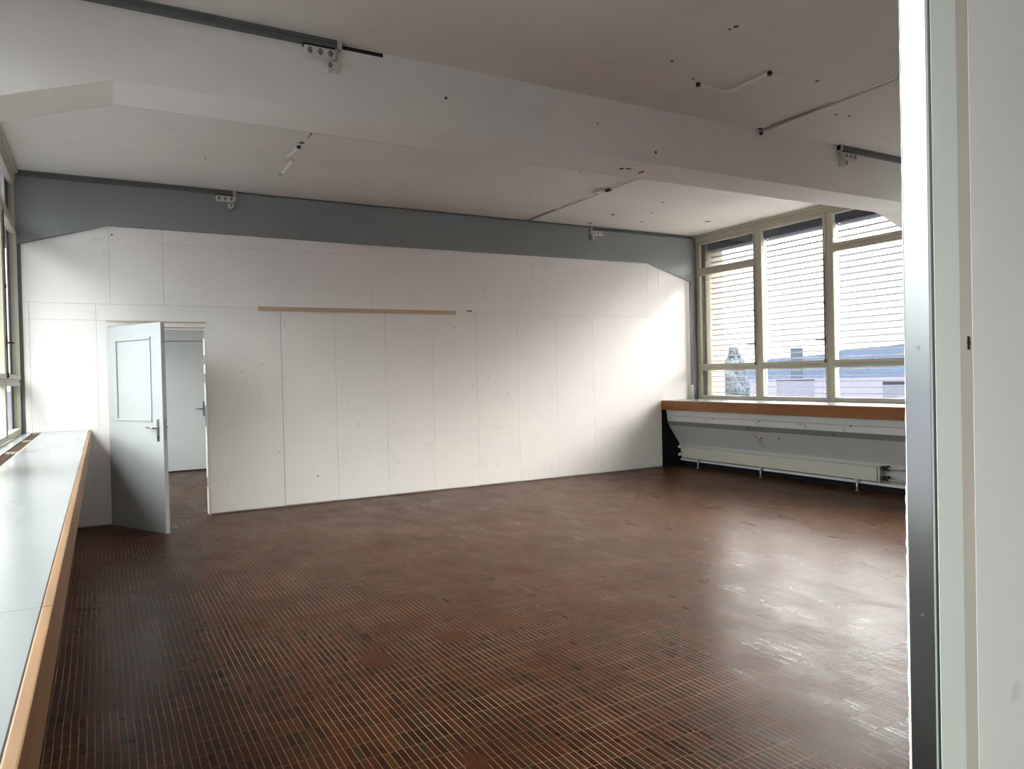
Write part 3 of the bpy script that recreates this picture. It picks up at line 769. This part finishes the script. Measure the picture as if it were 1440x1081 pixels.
W().box(PARX, PARX + .0022, PARY0 + .0028, PARY0 + .0060, 0, H, .0006).under('edge_bead', M['bead'], o)
W().box(PARX + .0003, PARX + .0023, PARY0 + .0002, PARY0 + .0027, 0, H).under('edge_gap', M['black'], o)
W().box(1.1163, XW - .001, PARY0 + .0005, PARY0 + .012, 0, H, .0005).under('rebate', M['rebate'], o)
l = W(); l.tube([(1.138, PARY0 + .001, 1.459), (1.138, PARY0 - .0008, 1.459)], .0042, 14); l.box(1.1350, 1.1410, PARY0 - .0005, PARY0 + .001, 1.449, 1.469, .0003)
l.under('latch_screw', M['brass'], o)

# ------------------------------------------------------------------ OUTSIDE
def ground():
    bm = bmesh.new()
    r = 2500
    vs = [bm.verts.new((math.cos(2*PI*k/64)*r, math.sin(2*PI*k/64)*r, -11)) for k in range(64)]
    bm.faces.new(vs)
    me = bpy.data.meshes.new('ground'); bm.to_mesh(me); bm.free(); me.materials.append(M['town'])
    o = bpy.data.objects.new('ground', me); C.objects.link(o)
    tag(o, 'hazy lavender ground far below the windows', 'ground', kind='structure')
ground()
def hill(az0, az1, R, prof, name, label):
    """ridge along an arc; azimuth in degrees from +y towards +x; prof(t)->height over eye level (m)"""
    bm = bmesh.new(); n = 90; rows = []
    for i in range(n + 1):
        t = i / n; a = math.radians(az0 + (az1 - az0) * t)
        h = prof(t)
        row = []
        for (dr, k) in ((0, 0), (90, .35), (200, .75), (300, 1.0), (420, .8), (600, 0)):
            zz = -11 + (h + 11 + 1.4) * k
            row.append(bm.verts.new((math.sin(a) * (R + dr), math.cos(a) * (R + dr), zz)))
        rows.append(row)
    for i in range(n):
        for j in range(5):
            f = bm.faces.new((rows[i][j], rows[i+1][j], rows[i+1][j+1], rows[i][j+1])); f.smooth = True
    bmesh.ops.recalc_face_normals(bm, faces=bm.faces)
    me = bpy.data.meshes.new(name); bm.to_mesh(me); bm.free(); me.materials.append(M['hill'])
    o = bpy.data.objects.new(name, me); C.objects.link(o)
    tag(o, label, 'hill', kind='structure')
# the ridge seen through the right windows rises to the right
def prof_r(t):
    az = 38 + (130 - 38) * t
    e = 13 + 24 * max(0, min(1, (az - 47.5) / 10)) + 1.5*math.sin(az*1.3) + 1.0*math.sin(az*3.1+1)
    return e
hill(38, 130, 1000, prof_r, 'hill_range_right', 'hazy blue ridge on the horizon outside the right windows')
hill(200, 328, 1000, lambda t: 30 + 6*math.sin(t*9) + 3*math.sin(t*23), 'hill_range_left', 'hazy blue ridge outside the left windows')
# poplar-like tree
def poplar():
    az = math.radians(46.25); D = 62.0
    cx, cy = math.sin(az)*D, math.cos(az)*D
    o = empty('poplar_tree', (cx, cy, -11), 'tall hazy blue tree outside the window beside the column', 'tree')
    random.seed(11)
    bm = bmesh.new()
    top = 3.4 + 11
    def rad(z):
        t = z / top
        if t > .93: return .30 + (1 - t) / .07 * .45
        if t > .80: return .75 + (.93 - t) / .13 * .55
        return 1.30 + (.80 - t) * .9 if t > .25 else max(.6, 1.8 - (.25 - t) * 4)
    for k in range(620):
        z = 1.2 + (top - 1.4) * random.random() ** .8
        a = random.uniform(0, 2*PI); r = rad(z) * random.uniform(.35, .85)
        s = random.uniform(.35, .6) * (0.45 if z > .9*top else 1)
        mt = Matrix.Translation((math.cos(a)*r*.85, math.sin(a)*r*.85, z)) @ Matrix.Rotation(random.uniform(0, 3), 4, 'Z') @ Matrix.Diagonal((s*.7, s*.7, s*1.2, 1))
        bmesh.ops.create_icosphere(bm, subdivisions=1, radius=1, matrix=mt)
    me = bpy.data.meshes.new('foliage'); bm.to_mesh(me); bm.free(); me.materials.append(M['tree'])
    f = bpy.data.objects.new('foliage', me); C.objects.link(f); f.parent = o
    MB().tube([(0, 0, 0), (0, 0, 6)], [.35, .2], 10).build('trunk', M['tree'], o)
poplar()
# long pale building under the horizon
def block(az0, az1, D, ztop, label, nm='distant_building', pat=True, mat='block'):
    a0, a1 = math.radians(az0), math.radians(az1)
    p0 = Vector((math.sin(a0)*D, math.cos(a0)*D, 0)); p1 = Vector((math.sin(a1)*D*1.0, math.cos(a1)*D, 0))
    L = (p1 - p0).length; ang_ = math.atan2(p1.y - p0.y, p1.x - p0.x)
    o = empty(nm, (p0.x, p0.y, -11), label, 'building', rz=ang_)
    hgt = ztop + 11
    MB().box(0, L, 0, 14, 0, hgt).build('walls', M[mat], o)
    MB().box(0, L, 0, 14, hgt, hgt + .35).build('roof_edge', M['town' if mat == 'block' else mat], o)
    if pat:
        for fl in range(int(hgt // 3.2)):
            x = 1.2
            while x < L - 2:
                MB().box(x, x + 1.1, -.06, .01, hgt - 2.6 - fl*3.2, hgt - 1.0 - fl*3.2).build('window', M['blockw'], o); x += 3.1
    return o
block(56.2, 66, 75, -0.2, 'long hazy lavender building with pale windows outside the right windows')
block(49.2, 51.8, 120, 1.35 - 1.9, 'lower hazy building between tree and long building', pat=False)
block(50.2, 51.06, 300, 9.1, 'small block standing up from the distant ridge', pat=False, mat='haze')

# ------------------------------------------------------------------ WORLD
w = bpy.data.worlds.new('overcast_sky'); bpy.context.scene.world = w; w.use_nodes = True
nt = w.node_tree; nt.nodes.clear(); t = NT(nt)
out = nt.nodes.new('ShaderNodeOutputWorld'); bg = nt.nodes.new('ShaderNodeBackground')
tc = nt.nodes.new('ShaderNodeTexCoord'); sp = nt.nodes.new('ShaderNodeSeparateXYZ')
nt.links.new(tc.outputs['Generated'], sp.inputs[0])
fx = t.rng(sp.outputs[0], -0.7, 0.7, 0, 1)
SKY_LEFT = (0.9, 1.7, 4.7, 9.0, 10.0); SKY_RIGHT = (1.9, 2.7, 10.5, 50.0, 60.0)
col = t.mix(fx, (0.93, 1.0, 1.01), (1.0, 0.965, 0.94))
cl = t.noise(tc.outputs['Generated'], 2.0, 4, 0.55)
# overcast: brightness set by side and height to light the room, exaggerated aloft
el = sp.outputs[2]
def ramp(v):
    r_ = nt.nodes.new('ShaderNodeValToRGB'); nt.links.new(el, r_.inputs[0]); e = r_.color_ramp; top = max(v)
    e.elements[0].position = 0.0; e.elements[0].color = (v[0] / top,) * 3 + (1,)
    e.elements[1].position = 1.0; e.elements[1].color = (v[-1] / top,) * 3 + (1,)
    for p_, v_ in zip((.12, .25, .45), v[1:-1]):
        q = e.elements.new(p_); q.color = (v_ / top,) * 3 + (1,)
    return t.m('MULTIPLY', r_.outputs[0], top)
side = t.rng(sp.outputs[0], -0.5, 0.5, 0, 1)
sl, sr = ramp(SKY_LEFT), ramp(SKY_RIGHT)
stg = t.m('ADD', t.m('MULTIPLY', sl, t.m('SUBTRACT', 1, side)), t.m('MULTIPLY', sr, side))
stg = t.m('MULTIPLY', stg, t.rng(cl, 0.3, 0.7, 0.95, 1.05))
nt.links.new(col, bg.inputs['Color']); nt.links.new(stg, bg.inputs['Strength'])
nt.links.new(bg.outputs[0], out.inputs[0])
# light portals guide the renderer to the window openings
def portal(x, y0, y1, z0, z1, face):
    L = bpy.data.lights.new('daylight_portal', 'AREA'); L.shape = 'RECTANGLE'; L.size = z1 - z0; L.size_y = y1 - y0
    L.cycles.is_portal = True
    o = bpy.data.objects.new('daylight_portal', L); C.objects.link(o)
    o.location = (x, (y0 + y1) / 2, (z0 + z1) / 2)
    o.rotation_euler = (0, PI/2 if face < 0 else -PI/2, 0)
portal(XR + .30, 4.873, 8.29, SR, 3.45, -1)
portal(XR + .30, 3.255, 4.469, SR, 3.45, -1)
portal(XL - .08, 4.873, 8.475, SL, 3.4, 1)
portal(XL - .08, 0.87, 4.469, SL, 3.4, 1)
portal(XL - .08, -3.1, .47, SL, 3.4, 1)
portal(XL - .08, 8.66, 12.45, SL, 3.4, 1)

# ------------------------------------------------------------------ CAMERA
cam = bpy.data.cameras.new('camera'); co = bpy.data.objects.new('camera', cam); C.objects.link(co)
r = Vector((0.8713892046, -0.4900576505, -0.0228987613)); u = Vector((0.0259825966, -0.0005102939, 0.9996622651)); f = Vector((0.4899038260, 0.8716897538, -0.0122883057))
mt = Matrix(((r.x, u.x, -f.x, 0), (r.y, u.y, -f.y, 0), (r.z, u.z, -f.z, 1.4256), (0, 0, 0, 1)))
co.matrix_world = mt
cam.sensor_fit = 'HORIZONTAL'; cam.sensor_width = 36; cam.lens = 1028.84 / 1440 * 36
cam.clip_start = 0.05; cam.clip_end = 6000
sc = bpy.context.scene; sc.camera = co
sc.view_settings.view_transform = 'Standard'; sc.view_settings.look = 'None'
sc.view_settings.gamma = 1; sc.view_settings.exposure = 0.88; sc.view_settings.use_curve_mapping = False
sc.cycles.max_bounces = 10; sc.cycles.diffuse_bounces = 7; sc.cycles.glossy_bounces = 5; sc.cycles.transparent_max_bounces = 16
sc.cycles.use_denoising = True
sc.cycles.sample_clamp_indirect = 30
